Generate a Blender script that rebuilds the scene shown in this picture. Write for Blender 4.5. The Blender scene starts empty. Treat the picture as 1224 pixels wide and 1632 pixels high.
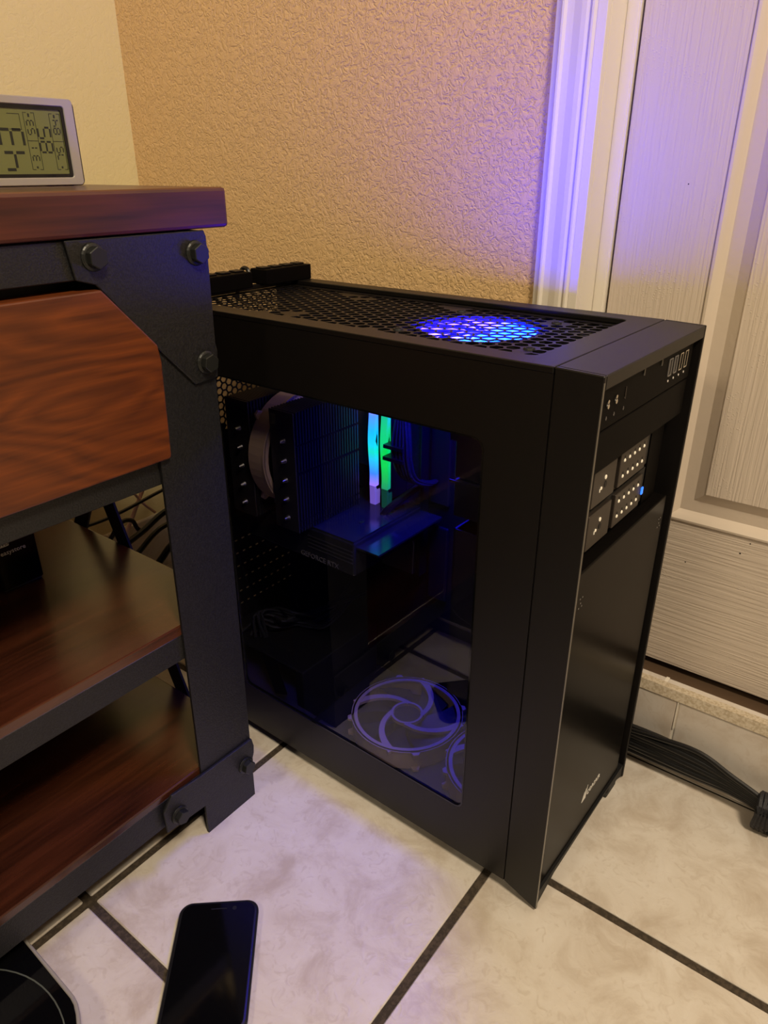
import bpy, bmesh, math, random
from mathutils import Vector, Matrix
random.seed(4)
S = bpy.context.scene
C = S.collection
PI = math.pi

# ------------------------------------------------------------------ camera, world, lights, exposure
CAM = (0.182, -0.4977, 0.7054); YAW, PITCH, ROLL, FPX = 0.6521, 0.4433, -0.0028, 1154.4
cy, sy, cp, sp = math.cos(YAW), math.sin(YAW), math.cos(PITCH), math.sin(PITCH)
fwd = Vector((-sy * cp, cy * cp, -sp)); rt = Vector((cy, sy, 0)); up = rt.cross(fwd)
c_, s_ = math.cos(ROLL), math.sin(ROLL)
rt, up = c_ * rt + s_ * up, -s_ * rt + c_ * up
cd = bpy.data.cameras.new('camera'); cam = bpy.data.objects.new('camera', cd); C.objects.link(cam)
M = Matrix((rt, up, -fwd)).transposed().to_4x4(); M.translation = CAM
cam.matrix_world = M
cd.sensor_fit = 'VERTICAL'; cd.sensor_height = 36.0; cd.lens = FPX * 36.0 / 1632
cd.clip_start = 0.01; cd.clip_end = 50
S.camera = cam
S.view_settings.view_transform = 'Standard'; S.view_settings.look = 'None'
S.view_settings.gamma = 1.0; S.view_settings.use_curve_mapping = False
S.view_settings.exposure = 0.0

w = bpy.data.worlds.new('world'); S.world = w; w.use_nodes = True
bg = w.node_tree.nodes['Background']
bg.inputs[0].default_value = (1.0, 0.74, 0.5, 1); bg.inputs[1].default_value = 0.06

def area(name, loc, target, size, power, col):
    l = bpy.data.lights.new(name, 'AREA'); l.shape = 'DISK'; l.size = size; l.energy = power; l.color = col
    o = bpy.data.objects.new(name, l); C.objects.link(o); o.location = loc
    o.rotation_euler = (Vector(target) - Vector(loc)).to_track_quat('-Z', 'Y').to_euler()
    return o
area('ceiling_lamp', (1.10, -0.70, 2.30), (-0.1, 0.1, 0.0), 0.45, 52.0, (1.0, 0.83, 0.61))
area('far_room_lamp', (-0.25, -1.9, 2.2), (-0.6, 0.3, 0.6), 0.4, 13.0, (1.0, 0.83, 0.58))

# ------------------------------------------------------------------ materials
def mat(name, col, rough=.5, metal=0.0, spec=.5, bump=None, emit=None, coat=0.0):
    m = bpy.data.materials.new(name); m.use_nodes = True
    b = m.node_tree.nodes['Principled BSDF']
    b.inputs['Base Color'].default_value = (*col, 1); b.inputs['Roughness'].default_value = rough
    b.inputs['Metallic'].default_value = metal; b.inputs['Specular IOR Level'].default_value = spec
    b.inputs['Coat Weight'].default_value = coat
    if emit:
        b.inputs['Emission Color'].default_value = (*emit[0], 1); b.inputs['Emission Strength'].default_value = emit[1]
    if bump:
        sc, st, det = bump
        n, l = m.node_tree.nodes, m.node_tree.links
        tc = n.new('ShaderNodeTexCoord'); ns = n.new('ShaderNodeTexNoise'); bp = n.new('ShaderNodeBump')
        ns.inputs['Scale'].default_value = sc; ns.inputs['Detail'].default_value = det
        bp.inputs['Strength'].default_value = st; bp.inputs['Distance'].default_value = .001
        l.new(tc.outputs['Object'], ns.inputs['Vector']); l.new(ns.outputs['Fac'], bp.inputs['Height'])
        l.new(bp.outputs['Normal'], b.inputs['Normal'])
    return m

def ior(m, v):
    m.node_tree.nodes['Principled BSDF'].inputs['IOR'].default_value = v; return m

def ramp(nt, stops):
    r = nt.nodes.new('ShaderNodeValToRGB'); e = r.color_ramp.elements
    while len(e) < len(stops): e.new(.5)
    for i, (p, c) in enumerate(stops):
        e[i].position = p; e[i].color = (*c, 1)
    return r

def wall_mat(name, col, scale=95, strength=.85, dist=.0022):
    """paint over knock-down plaster: flattened blobs and ridges"""
    m = mat(name, col, .62); nt = m.node_tree; n, l = nt.nodes, nt.links; b = n['Principled BSDF']
    tc = n.new('ShaderNodeTexCoord')
    a = n.new('ShaderNodeTexNoise'); a.inputs['Scale'].default_value = scale; a.inputs['Detail'].default_value = 3.5
    a.inputs['Roughness'].default_value = .62; a.inputs['Distortion'].default_value = 1.2
    r = ramp(nt, [(.40, (0, 0, 0)), (.50, (.75, .75, .75)), (.62, (1, 1, 1))])
    f = n.new('ShaderNodeTexNoise'); f.inputs['Scale'].default_value = scale * 3.2; f.inputs['Detail'].default_value = 2
    mx = n.new('ShaderNodeMath'); mx.operation = 'MULTIPLY_ADD'; mx.inputs[1].default_value = .25
    bp = n.new('ShaderNodeBump'); bp.inputs['Strength'].default_value = strength; bp.inputs['Distance'].default_value = dist
    l.new(tc.outputs['Object'], a.inputs['Vector']); l.new(tc.outputs['Object'], f.inputs['Vector'])
    l.new(a.outputs['Fac'], r.inputs['Fac']); l.new(f.outputs['Fac'], mx.inputs[0]); l.new(r.outputs['Color'], mx.inputs[2])
    l.new(mx.outputs[0], bp.inputs['Height']); l.new(bp.outputs['Normal'], b.inputs['Normal'])
    return m

def grain_mat(name, col, axis, strength=.8):
    """embossed wood grain of a moulded door skin; axis = direction the grain runs along"""
    m = mat(name, col, .38); nt = m.node_tree; n, l = nt.nodes, nt.links; b = n['Principled BSDF']
    tc = n.new('ShaderNodeTexCoord'); mp = n.new('ShaderNodeMapping')
    s = [330, 330, 330]; s[axis] = 9
    mp.inputs['Scale'].default_value = s
    a = n.new('ShaderNodeTexNoise'); a.inputs['Scale'].default_value = 1.0; a.inputs['Detail'].default_value = 2.0
    a.inputs['Distortion'].default_value = .25
    r = ramp(nt, [(.42, (0, 0, 0)), (.58, (1, 1, 1))])
    bl = n.new('ShaderNodeTexVoronoi'); bl.inputs['Scale'].default_value = 330
    r2 = ramp(nt, [(.12, (1, 1, 1)), (.30, (0, 0, 0))])
    z = n.new('ShaderNodeTexNoise'); z.inputs['Scale'].default_value = 18
    r3 = ramp(nt, [(.50, (0, 0, 0)), (.66, (1, 1, 1))])
    m1 = n.new('ShaderNodeMath'); m1.operation = 'MULTIPLY'
    m2 = n.new('ShaderNodeMath'); m2.operation = 'MULTIPLY_ADD'; m2.inputs[1].default_value = .9
    bp = n.new('ShaderNodeBump'); bp.inputs['Strength'].default_value = strength; bp.inputs['Distance'].default_value = .0009
    l.new(tc.outputs['Object'], mp.inputs['Vector']); l.new(mp.outputs[0], a.inputs['Vector'])
    l.new(tc.outputs['Object'], bl.inputs['Vector']); l.new(tc.outputs['Object'], z.inputs['Vector'])
    l.new(a.outputs['Fac'], r.inputs['Fac']); l.new(bl.outputs['Distance'], r2.inputs['Fac']); l.new(z.outputs['Fac'], r3.inputs['Fac'])
    l.new(r2.outputs['Color'], m1.inputs[0]); l.new(r3.outputs['Color'], m1.inputs[1])
    l.new(m1.outputs[0], m2.inputs[0]); l.new(r.outputs['Color'], m2.inputs[2])
    l.new(m2.outputs[0], bp.inputs['Height']); l.new(bp.outputs['Normal'], b.inputs['Normal'])
    return m

def wood_mat(name, dark, light, axis=1, rough=.3, scale=1.0, rings=True):
    m = mat(name, light, rough, coat=.15); nt = m.node_tree; n, l = nt.nodes, nt.links; b = n['Principled BSDF']
    b.inputs['Coat Roughness'].default_value = .25
    tc = n.new('ShaderNodeTexCoord'); mp = n.new('ShaderNodeMapping')
    s = [9 * scale] * 3; s[axis] = 2.2 * scale
    mp.inputs['Scale'].default_value = s
    big = n.new('ShaderNodeTexNoise'); big.inputs['Scale'].default_value = 1.1; big.inputs['Detail'].default_value = 2.5
    mul = n.new('ShaderNodeMath'); mul.operation = 'MULTIPLY'; mul.inputs[1].default_value = 13 if rings else 5
    fr = n.new('ShaderNodeMath'); fr.operation = 'PINGPONG'; fr.inputs[1].default_value = .5
    mp2 = n.new('ShaderNodeMapping'); s2 = [190 * scale] * 3; s2[axis] = 9 * scale; mp2.inputs['Scale'].default_value = s2
    fine = n.new('ShaderNodeTexNoise'); fine.inputs['Scale'].default_value = 1; fine.inputs['Detail'].default_value = 3
    mix = n.new('ShaderNodeMath'); mix.operation = 'MULTIPLY_ADD'; mix.inputs[1].default_value = .55
    ad = n.new('ShaderNodeMath'); ad.operation = 'MULTIPLY'; ad.inputs[1].default_value = .75
    r = ramp(nt, [(.22, dark), (.62, light), (.85, tuple(min(1, c * 1.35) for c in light))])
    bp = n.new('ShaderNodeBump'); bp.inputs['Strength'].default_value = .12; bp.inputs['Distance'].default_value = .0006
    l.new(tc.outputs['Object'], mp.inputs['Vector']); l.new(mp.outputs[0], big.inputs['Vector'])
    l.new(tc.outputs['Object'], mp2.inputs['Vector']); l.new(mp2.outputs[0], fine.inputs['Vector'])
    l.new(big.outputs['Fac'], mul.inputs[0]); l.new(mul.outputs[0], fr.inputs[0])
    l.new(fr.outputs[0], mix.inputs[0]); l.new(fine.outputs['Fac'], ad.inputs[0]); l.new(ad.outputs[0], mix.inputs[2])
    l.new(mix.outputs[0], r.inputs['Fac']); l.new(r.outputs['Color'], b.inputs['Base Color'])
    l.new(fine.outputs['Fac'], bp.inputs['Height']); l.new(bp.outputs['Normal'], b.inputs['Normal'])
    return m

def tile_mat(name, c1, c2, c3, rough=.33, bump=.25):
    m = mat(name, c1, rough); nt = m.node_tree; n, l = nt.nodes, nt.links; b = n['Principled BSDF']
    tc = n.new('ShaderNodeTexCoord'); oi = n.new('ShaderNodeObjectInfo'); ad = n.new('ShaderNodeVectorMath'); ad.operation = 'MULTIPLY_ADD'
    ad.inputs[1].default_value = (7, 7, 7)
    co = n.new('ShaderNodeCombineXYZ')
    for i in range(3): l.new(oi.outputs['Random'], co.inputs[i])
    l.new(co.outputs[0], ad.inputs[0]); l.new(tc.outputs['Object'], ad.inputs[2])
    a = n.new('ShaderNodeTexNoise'); a.inputs['Scale'].default_value = 16; a.inputs['Detail'].default_value = 6; a.inputs['Distortion'].default_value = .6
    a.inputs['Roughness'].default_value = .62
    f = n.new('ShaderNodeTexNoise'); f.inputs['Scale'].default_value = 75; f.inputs['Detail'].default_value = 4; f.inputs['Distortion'].default_value = 1.5
    r = ramp(nt, [(.34, c2), (.52, c1), (.70, c3)])
    r2 = ramp(nt, [(.55, (0, 0, 0)), (.68, (1, 1, 1))])
    mx = n.new('ShaderNodeMix'); mx.data_type = 'RGBA'; mx.inputs[7].default_value = (*c2, 1)
    sc = n.new('ShaderNodeMath'); sc.operation = 'MULTIPLY'; sc.inputs[1].default_value = .45
    bp = n.new('ShaderNodeBump'); bp.inputs['Strength'].default_value = bump; bp.inputs['Distance'].default_value = .0008
    for t in (a, f): l.new(ad.outputs[0], t.inputs['Vector'])
    l.new(a.outputs['Fac'], r.inputs['Fac']); l.new(f.outputs['Fac'], r2.inputs['Fac']); l.new(r2.outputs['Color'], sc.inputs[0])
    l.new(sc.outputs[0], mx.inputs[0]); l.new(r.outputs['Color'], mx.inputs[6]); l.new(mx.outputs[2], b.inputs['Base Color'])
    l.new(f.outputs['Fac'], bp.inputs['Height']); l.new(bp.outputs['Normal'], b.inputs['Normal'])
    return m

def speck_mat(name, c1, c2, sc, bump, rough=.5, dist=.001):
    m = mat(name, c1, rough); nt = m.node_tree; n, l = nt.nodes, nt.links; b = n['Principled BSDF']
    tc = n.new('ShaderNodeTexCoord'); a = n.new('ShaderNodeTexNoise'); a.inputs['Scale'].default_value = sc; a.inputs['Detail'].default_value = 4
    r = ramp(nt, [(.42, c1), (.62, c2)])
    bp = n.new('ShaderNodeBump'); bp.inputs['Strength'].default_value = bump; bp.inputs['Distance'].default_value = dist
    l.new(tc.outputs['Object'], a.inputs['Vector']); l.new(a.outputs['Fac'], r.inputs['Fac']); l.new(r.outputs['Color'], b.inputs['Base Color'])
    l.new(a.outputs['Fac'], bp.inputs['Height']); l.new(bp.outputs['Normal'], b.inputs['Normal'])
    return m

def glow_mat(name, axis, lo, hi, stops, strength):
    """light bar / lit blade: emission colour runs along an object axis"""
    m = bpy.data.materials.new(name); m.use_nodes = True; nt = m.node_tree; n, l = nt.nodes, nt.links
    b = n['Principled BSDF']; b.inputs['Base Color'].default_value = (.3, .3, .35, 1); b.inputs['Roughness'].default_value = .3
    tc = n.new('ShaderNodeTexCoord'); sx = n.new('ShaderNodeSeparateXYZ'); mr = n.new('ShaderNodeMapRange')
    mr.inputs[1].default_value = lo; mr.inputs[2].default_value = hi
    r = ramp(nt, stops)
    l.new(tc.outputs['Object'], sx.inputs[0]); l.new(sx.outputs[axis], mr.inputs[0]); l.new(mr.outputs[0], r.inputs['Fac'])
    l.new(r.outputs['Color'], b.inputs['Emission Color']); b.inputs['Emission Strength'].default_value = strength
    return m

def glass_mat(name, tint, k=1.0):
    m = bpy.data.materials.new(name); m.use_nodes = True; nt = m.node_tree; n, l = nt.nodes, nt.links
    n.remove(n['Principled BSDF'])
    t = n.new('ShaderNodeBsdfTransparent'); t.inputs[0].default_value = (*tint, 1)
    g = n.new('ShaderNodeBsdfGlossy'); g.inputs['Roughness'].default_value = .015; g.inputs[0].default_value = (1, 1, 1, 1)
    f = n.new('ShaderNodeFresnel'); f.inputs[0].default_value = 1.49
    mu = n.new('ShaderNodeMath'); mu.operation = 'MULTIPLY'; mu.inputs[1].default_value = k; mu.use_clamp = True
    mx = n.new('ShaderNodeMixShader')
    ge = n.new('ShaderNodeNewGeometry'); iv = n.new('ShaderNodeMath'); iv.operation = 'SUBTRACT'; iv.inputs[0].default_value = 1
    m3 = n.new('ShaderNodeMath'); m3.operation = 'MULTIPLY'
    l.new(ge.outputs['Backfacing'], iv.inputs[1]); l.new(mu.outputs[0], m3.inputs[0]); l.new(iv.outputs[0], m3.inputs[1])
    l.new(f.outputs[0], mu.inputs[0]); l.new(m3.outputs[0], mx.inputs[0]); l.new(t.outputs[0], mx.inputs[1]); l.new(g.outputs[0], mx.inputs[2])
    l.new(mx.outputs[0], n['Material Output'].inputs[0])
    return m

PLASTER = wall_mat('cream_plaster', (.69, .465, .225), 130, .60, .0017)
PLASTER_L = wall_mat('cream_plaster_smoother', (.72, .62, .33), 95, .20, .0014)
TRIMW = mat('gloss_white_trim', (.74, .68, .58), .3)
DOOR_V = grain_mat('door_skin_vertical_grain', (.60, .51, .415), 2, .35)
DOOR_H = grain_mat('door_skin_horizontal_grain', (.60, .51, .415), 0, .40)
DOOR_S = mat('door_moulding_paint', (.62, .53, .43), .35)
GROOVE = mat('door_groove_paint', (.56, .47, .375), .45, bump=(160, .3, 2))
TILE = tile_mat('glazed_floor_tile', (.63, .575, .50), (.50, .43, .35), (.68, .635, .57), .33, .45)
BASET = tile_mat('glazed_base_tile', (.60, .54, .47), (.52, .44, .36), (.64, .59, .53), .25, .06)
GROUT = speck_mat('dark_grout', (.035, .025, .015), (.065, .047, .030), 260, .6, .9)
GROUTL = mat('light_grout', (.72, .66, .56), .8)
SILLW = speck_mat('rough_dirty_caulk', (.56, .48, .36), (.42, .34, .23), 330, .5, .8)
SILLM = mat('shade_brown_sill', (.12, .075, .045), .4, .3)  # dark brown stands in for the shade under the door
WOOD_TOP = wood_mat('dark_red_wood', (.018, .004, .002), (.070, .015, .007), 1, .34, 1.0, False)
WOOD_DR = wood_mat('orange_brown_wood', (.055, .011, .002), (.135, .030, .004), 1, .44, 1.25)
WOOD_SH = wood_mat('dark_shelf_wood', (.020, .006, .003), (.062, .017, .007), 1, .24, 1.0, False)
WOOD_SH.node_tree.nodes['Principled BSDF'].inputs['Coat Weight'].default_value = .6
IRON = speck_mat('textured_black_iron', (.0042, .0042, .0045), (.011, .011, .012), 600, .5, .5, .0008)
BOLT = mat('black_bolt', (.02, .021, .019), .38, .4)
CASE = mat('black_painted_steel', (.0045, .0036, .0031), .40, spec=.50, bump=(1800, .12, 1))
CASEF = mat('black_satin_plastic', (.0035, .0029, .0027), .40, spec=.07)
DOORF = mat('brushed_black_aluminium', (.0045, .0037, .0032), .26, spec=.15)
ior(CASEF, 1.22); ior(DOORF, 1.25); ior(CASE, 1.38)
EDGE = mat('grey_tab_and_highlight', (.30, .29, .26), .35, .8)
BLACK = mat('matte_black', (.0025, .0025, .003), .6)
GLOSSB = mat('gloss_black', (.0025, .0025, .003), .08)
RUBBER = mat('dark_grey_rubber', (.035, .035, .03), .7)
PLATE = mat('bay_plate', (.030, .023, .018), .4, .2)
SILVER = mat('bright_metal', (.75, .72, .64), .22, 1.0)
DOT = mat('glowing_highlight_dot', (.85, .78, .62), .3, emit=((1.0, .85, .6), .25))  # faint emission paints a highlight on the dots; they are no lamps
BLUELED = mat('blue_led', (.02, .1, .9), .3, emit=((.02, .18, 1.0), 1.6))
FANB = mat('tan_fan_frame', (.44, .31, .19), .45)
FANBR = mat('brown_fan_blade', (.06, .03, .022), .4)
FIN = mat('black_nickel_fin', (.055, .055, .065), .32, .7)
PCB = speck_mat('dark_circuit_board', (.012, .013, .016), (.03, .033, .04), 300, .2, .4)
HSINK = mat('grey_heatsink', (.16, .15, .15), .35, .8)
GPU = mat('graphics_shroud', (.02, .02, .022), .16)
STEELIN = mat('inner_black_steel', (.008, .008, .009), .42)
CAGE = mat('dark_drive_metal', (.028, .022, .02), .34, .5)
SLEEVE = speck_mat('braided_sleeve', (.005, .005, .006), (.022, .022, .028), 900, .6, .6)
CABLE = mat('black_cable', (.004, .004, .004), .38)
PALEC = mat('pale_pink_cable', (.80, .52, .46), .45)
LCD = mat('olive_lcd', (.15, .16, .055), .22)
INK = mat('lcd_ink', (.012, .014, .006), .6)
SILVP = mat('silver_plastic', (.42, .39, .35), .34, .35)
WHITEI = mat('white_print', (.75, .72, .66), .5)
GREYI = mat('grey_print', (.16, .15, .14), .5)
CHROME = mat('chrome', (.75, .74, .72), .12, 1.0)
RING = mat('grey_inlay', (.16, .18, .14), .3, .5)
ACRYL = glass_mat('tinted_acrylic', (.72, .72, .75), 1.0)
RAM1 = glow_mat('rainbow_light_bar', 2, .345, .455, [(0, (.10, .05, .40)), (.16, (.01, .06, .40)), (.42, (.0, .20, .12)), (.66, (.0, .13, .40)), (.84, (.02, .08, .45)), (1, (.25, .10, .40))], 8.0)
RAM2 = glow_mat('green_light_bar', 2, .345, .455, [(0, (.0, .07, .015)), (.3, (.0, .18, .02)), (.75, (.0, .16, .02)), (1, (.0, .10, .04))], 8.0)
CAP1 = mat('violet_lit_cap', (.5, .5, .55), .3, emit=((.30, .16, .85), .75))
CAP2 = mat('green_lit_cap', (.05, .12, .07), .3, emit=((.0, .20, .06), .35))
FANGLOW = glow_mat('lit_fan_blade', 0, -.245, -.115, [(0, (.0035, .0018, .70)), (.28, (.0100, .0045, .80)), (.46, (.0080, .0045, .80)), (.58, (.0002, .0080, .80)), (.85, (.0, .0070, .80)), (1, (.0, .0042, .75))], 170.0)
DARKHUB = mat('blue_lit_hub', (.02, .02, .05), .3, emit=((.04, .05, .8), .9))

# ------------------------------------------------------------------ mesh helpers
class MB:
    def __init__(s): s.bm = bmesh.new()
    def box(s, x0, x1, y0, y1, z0, z1):
        v = [s.bm.verts.new(p) for p in ((x0, y0, z0), (x1, y0, z0), (x1, y1, z0), (x0, y1, z0), (x0, y0, z1), (x1, y0, z1), (x1, y1, z1), (x0, y1, z1))]
        for f in ((0, 3, 2, 1), (4, 5, 6, 7), (0, 1, 5, 4), (1, 2, 6, 5), (2, 3, 7, 6), (3, 0, 4, 7)): s.bm.faces.new([v[i] for i in f])
        return s
    def prism(s, pts, axis, a0, a1):
        """polygon pts (2-D) extruded along axis; the two coordinates are the remaining axes in x,y,z order"""
        def mk(p, a):
            q = list(p); q.insert(axis, a); return s.bm.verts.new(q)
        A = [mk(p, a0) for p in pts]; B = [mk(p, a1) for p in pts]; n = len(pts)
        s.bm.faces.new(A); s.bm.faces.new(B[::-1])
        for i in range(n): s.bm.faces.new((A[i], B[i], B[(i + 1) % n], A[(i + 1) % n]))
        return s
    def ringprism(s, outer, inner, axis, a0, a1):
        """plate with a hole; outer and inner have the same count of points"""
        def mk(p, a):
            q = list(p); q.insert(axis, a); return s.bm.verts.new(q)
        n = len(outer)
        OA = [mk(p, a0) for p in outer]; OB = [mk(p, a1) for p in outer]; IA = [mk(p, a0) for p in inner]; IB = [mk(p, a1) for p in inner]
        for i in range(n):
            j = (i + 1) % n
            s.bm.faces.new((OA[i], OA[j], IA[j], IA[i])); s.bm.faces.new((OB[i], IB[i], IB[j], OB[j]))
            s.bm.faces.new((OA[i], OB[i], OB[j], OA[j])); s.bm.faces.new((IA[i], IA[j], IB[j], IB[i]))
        return s
    def cyl(s, c, axis, r, h, n=16, r2=None):
        c = Vector(c); d = Vector([0, 0, 0]); d[axis] = 1
        u = Vector([0, 0, 0]); u[(axis + 1) % 3] = 1; v = d.cross(u); r2 = r if r2 is None else r2
        A = [s.bm.verts.new(c + r * (math.cos(2 * PI * i / n) * u + math.sin(2 * PI * i / n) * v)) for i in range(n)]
        B = [s.bm.verts.new(c + h * d + r2 * (math.cos(2 * PI * i / n) * u + math.sin(2 * PI * i / n) * v)) for i in range(n)]
        s.bm.faces.new(A[::-1]); s.bm.faces.new(B)
        for i in range(n): s.bm.faces.new((A[i], A[(i + 1) % n], B[(i + 1) % n], B[i]))
        return s
    def tube(s, pts, r, n=8, cap=True):
        pts = [Vector(p) for p in pts]; rings = []
        up0 = Vector((0, 0, 1))
        for i, p in enumerate(pts):
            t = (pts[min(i + 1, len(pts) - 1)] - pts[max(i - 1, 0)]).normalized()
            a = up0 if abs(t.dot(up0)) < .9 else Vector((1, 0, 0))
            u = t.cross(a).normalized(); v = t.cross(u)
            rr = r[i] if isinstance(r, (list, tuple)) else r
            rings.append([s.bm.verts.new(p + rr * (math.cos(2 * PI * k / n) * u + math.sin(2 * PI * k / n) * v)) for k in range(n)])
        for A, B in zip(rings, rings[1:]):
            for k in range(n): s.bm.faces.new((A[k], A[(k + 1) % n], B[(k + 1) % n], B[k]))
        if cap: s.bm.faces.new(rings[0][::-1]); s.bm.faces.new(rings[-1])
        return s
    def quad(s, *p):
        s.bm.faces.new([s.bm.verts.new(q) for q in p]); return s
    def mesh(s, name, smooth=False):
        bmesh.ops.recalc_face_normals(s.bm, faces=s.bm.faces)
        me = bpy.data.meshes.new(name); s.bm.to_mesh(me); s.bm.free()
        if smooth: me.polygons.foreach_set('use_smooth', [True] * len(me.polygons))
        return me
    def build(s, name, m, parent=None, bevel=0, seg=2, smooth=False, loc=None):
        """coordinates are world ones (or the parent's own for rotated parents); the origin is moved under the parent"""
        if bevel:
            bmesh.ops.recalc_face_normals(s.bm, faces=s.bm.faces)
            es = [e for e in s.bm.edges if len(e.link_faces) == 2 and e.calc_face_angle(0) > .6]
            bmesh.ops.bevel(s.bm, geom=es, offset=bevel, segments=seg, profile=.5, affect='EDGES', clamp_overlap=True)
        if parent is not None and parent.get('_base'):
            off = Vector(parent['_base']); bmesh.ops.translate(s.bm, verts=s.bm.verts, vec=-off)
        o = bpy.data.objects.new(name, s.mesh(name, smooth)); C.objects.link(o)
        o.data.materials.append(m)
        if parent is not None: o.parent = parent
        if smooth and hasattr(o.data, 'set_sharp_from_angle'): o.data.set_sharp_from_angle(angle=.6)
        return o

def spline(pts, k=8):
    P = [Vector(p) for p in pts]; P = [2 * P[0] - P[1]] + P + [2 * P[-1] - P[-2]]; out = []
    for i in range(1, len(P) - 2):
        a, b, c, d = P[i - 1:i + 3]
        for j in range(k):
            t = j / k
            out.append(.5 * ((2 * b) + (c - a) * t + (2 * a - 5 * b + 4 * c - d) * t * t + (3 * b - a - 3 * c + d) * t ** 3))
    out.append(P[-2]); return out

def thing(name, label, cat, base, group=None, rotz=0):
    o = bpy.data.objects.new(name, None); C.objects.link(o); o.empty_display_size = .05
    o.location = base; o.rotation_euler = (0, 0, rotz)
    o['label'] = label; o['category'] = cat
    if group: o['group'] = group
    if rotz == 0 and any(base): o['_base'] = list(base)
    return o
def tag(o, label, cat, group=None):
    o['label'] = label; o['category'] = cat
    if group: o['group'] = group
    return o
def stuff(o): o['kind'] = 'stuff'; return o
def struct(o): o['kind'] = 'structure'; return o
def child_base(o, parent):
    if parent.get('_base'): o['_base'] = parent['_base']
    return o

def text(name, body, size, m, parent, origin, xdir, ydir, depth=.0003, align='LEFT', sub=True):
    cu = bpy.data.curves.new(name, 'FONT'); cu.body = body; cu.size = size; cu.extrude = depth; cu.align_x = align; cu.resolution_u = 2
    t = bpy.data.objects.new(name, cu); C.objects.link(t)
    dg = bpy.context.evaluated_depsgraph_get(); me = bpy.data.meshes.new_from_object(t.evaluated_get(dg))
    bpy.data.objects.remove(t); bpy.data.curves.remove(cu)
    X = Vector(xdir).normalized(); Y = Vector(ydir).normalized(); Z = X.cross(Y)
    base = Vector(parent['_base']) if parent.get('_base') else Vector((0, 0, 0))
    mm = Matrix((X, Y, Z)).transposed().to_4x4(); mm.translation = Vector(origin) - base
    me.transform(mm); me.materials.clear(); me.materials.append(m)
    o = bpy.data.objects.new(name, me); C.objects.link(o); o.parent = parent
    return o

def honeycomb(b, u0, u1, v0, v1, pitch, rad, put, th, skip=lambda u, v: False):
    """plate of hexagonal cells, each with a hexagonal hole; put(u,v,w) -> point. Rows run along v."""
    R = pitch / math.sqrt(3); du = R * 1.5; nu = int((u1 - u0) / du) + 1; nv = int((v1 - v0) / pitch) + 1
    for i in range(nu):
        for j in range(nv):
            u = u0 + du * (i + .5); v = v0 + pitch * (j + .5 + (.5 if i % 2 else 0))
            if u > u1 or v > v1: continue
            o = [(u + R * math.cos(PI / 3 * k), v + R * math.sin(PI / 3 * k)) for k in range(6)]
            if skip(u, v):
                b.bm.faces.new([b.bm.verts.new(put(p[0], p[1], 0)) for p in o]); continue
            q = [(u + rad * math.cos(PI / 3 * k), v + rad * math.sin(PI / 3 * k)) for k in range(6)]
            O = [b.bm.verts.new(put(p[0], p[1], 0)) for p in o]; I = [b.bm.verts.new(put(p[0], p[1], 0)) for p in q]; J = [b.bm.verts.new(put(p[0], p[1], th)) for p in q]
            for k in range(6):
                m_ = (k + 1) % 6
                b.bm.faces.new((O[k], O[m_], I[m_], I[k])); b.bm.faces.new((I[k], I[m_], J[m_], J[k]))

# ================================================================== SETTING
YW = 0.2804          # face of the base tiles on the back wall
YP = YW + .010       # plaster face
XL = -0.920          # left wall
# floor: grout bed + tiles
FX0, FX1, FY0, FY1 = XL, 2.1, -1.9, YW
floor = struct(MB().box(FX0 - .1, FX1, FY0, FY1 + .12, -.05, -.0022).build('floor', GROUT))
T, TX, TY, G = .319, -.0652, .0435, .0095
cache = {}
i0 = math.floor((FX0 - TX) / T); i1 = math.ceil((FX1 - TX) / T); j0 = math.floor((FY0 - TY) / T); j1 = math.ceil((FY1 - TY) / T)
for i in range(i0, i1):
    for j in range(j0, j1):
        x0, x1 = max(TX + i * T + G / 2, FX0), min(TX + (i + 1) * T - G / 2, FX1)
        y0, y1 = max(TY + j * T + G / 2, FY0), min(TY + (j + 1) * T - G / 2, FY1)
        if x1 - x0 < .01 or y1 - y0 < .01: continue
        key = (round(x1 - x0, 4), round(y1 - y0, 4))
        if key not in cache:
            b = MB().box(-key[0] / 2, key[0] / 2, -key[1] / 2, key[1] / 2, -.008, 0)
            o = b.build('tile', TILE, None, bevel=.0012, seg=1); cache[key] = o.data; o.parent = floor
        else:
            o = bpy.data.objects.new('tile', cache[key]); C.objects.link(o); o.parent = floor
        o.location = ((x0 + x1) / 2, (y0 + y1) / 2, 0)

HZ = 2.5
DX0, DX1, DTOP, DZ0 = -.145, .70, 2.12, .110
struct(MB().box(XL - .1, DX0 - .012, YP, YP + .12, 0, HZ).box(DX1 + .012, FX1, YP, YP + .12, 0, HZ)
       .box(DX0 - .012, DX1 + .012, YP, YP + .12, DTOP + .012, HZ).box(DX0 - .012, DX1 + .012, YP, YP + .12, 0, .098).build('wall_back', PLASTER))
struct(MB().box(XL - .1, XL, FY0, YP, 0, HZ).build('wall_left', PLASTER_L))
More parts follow.
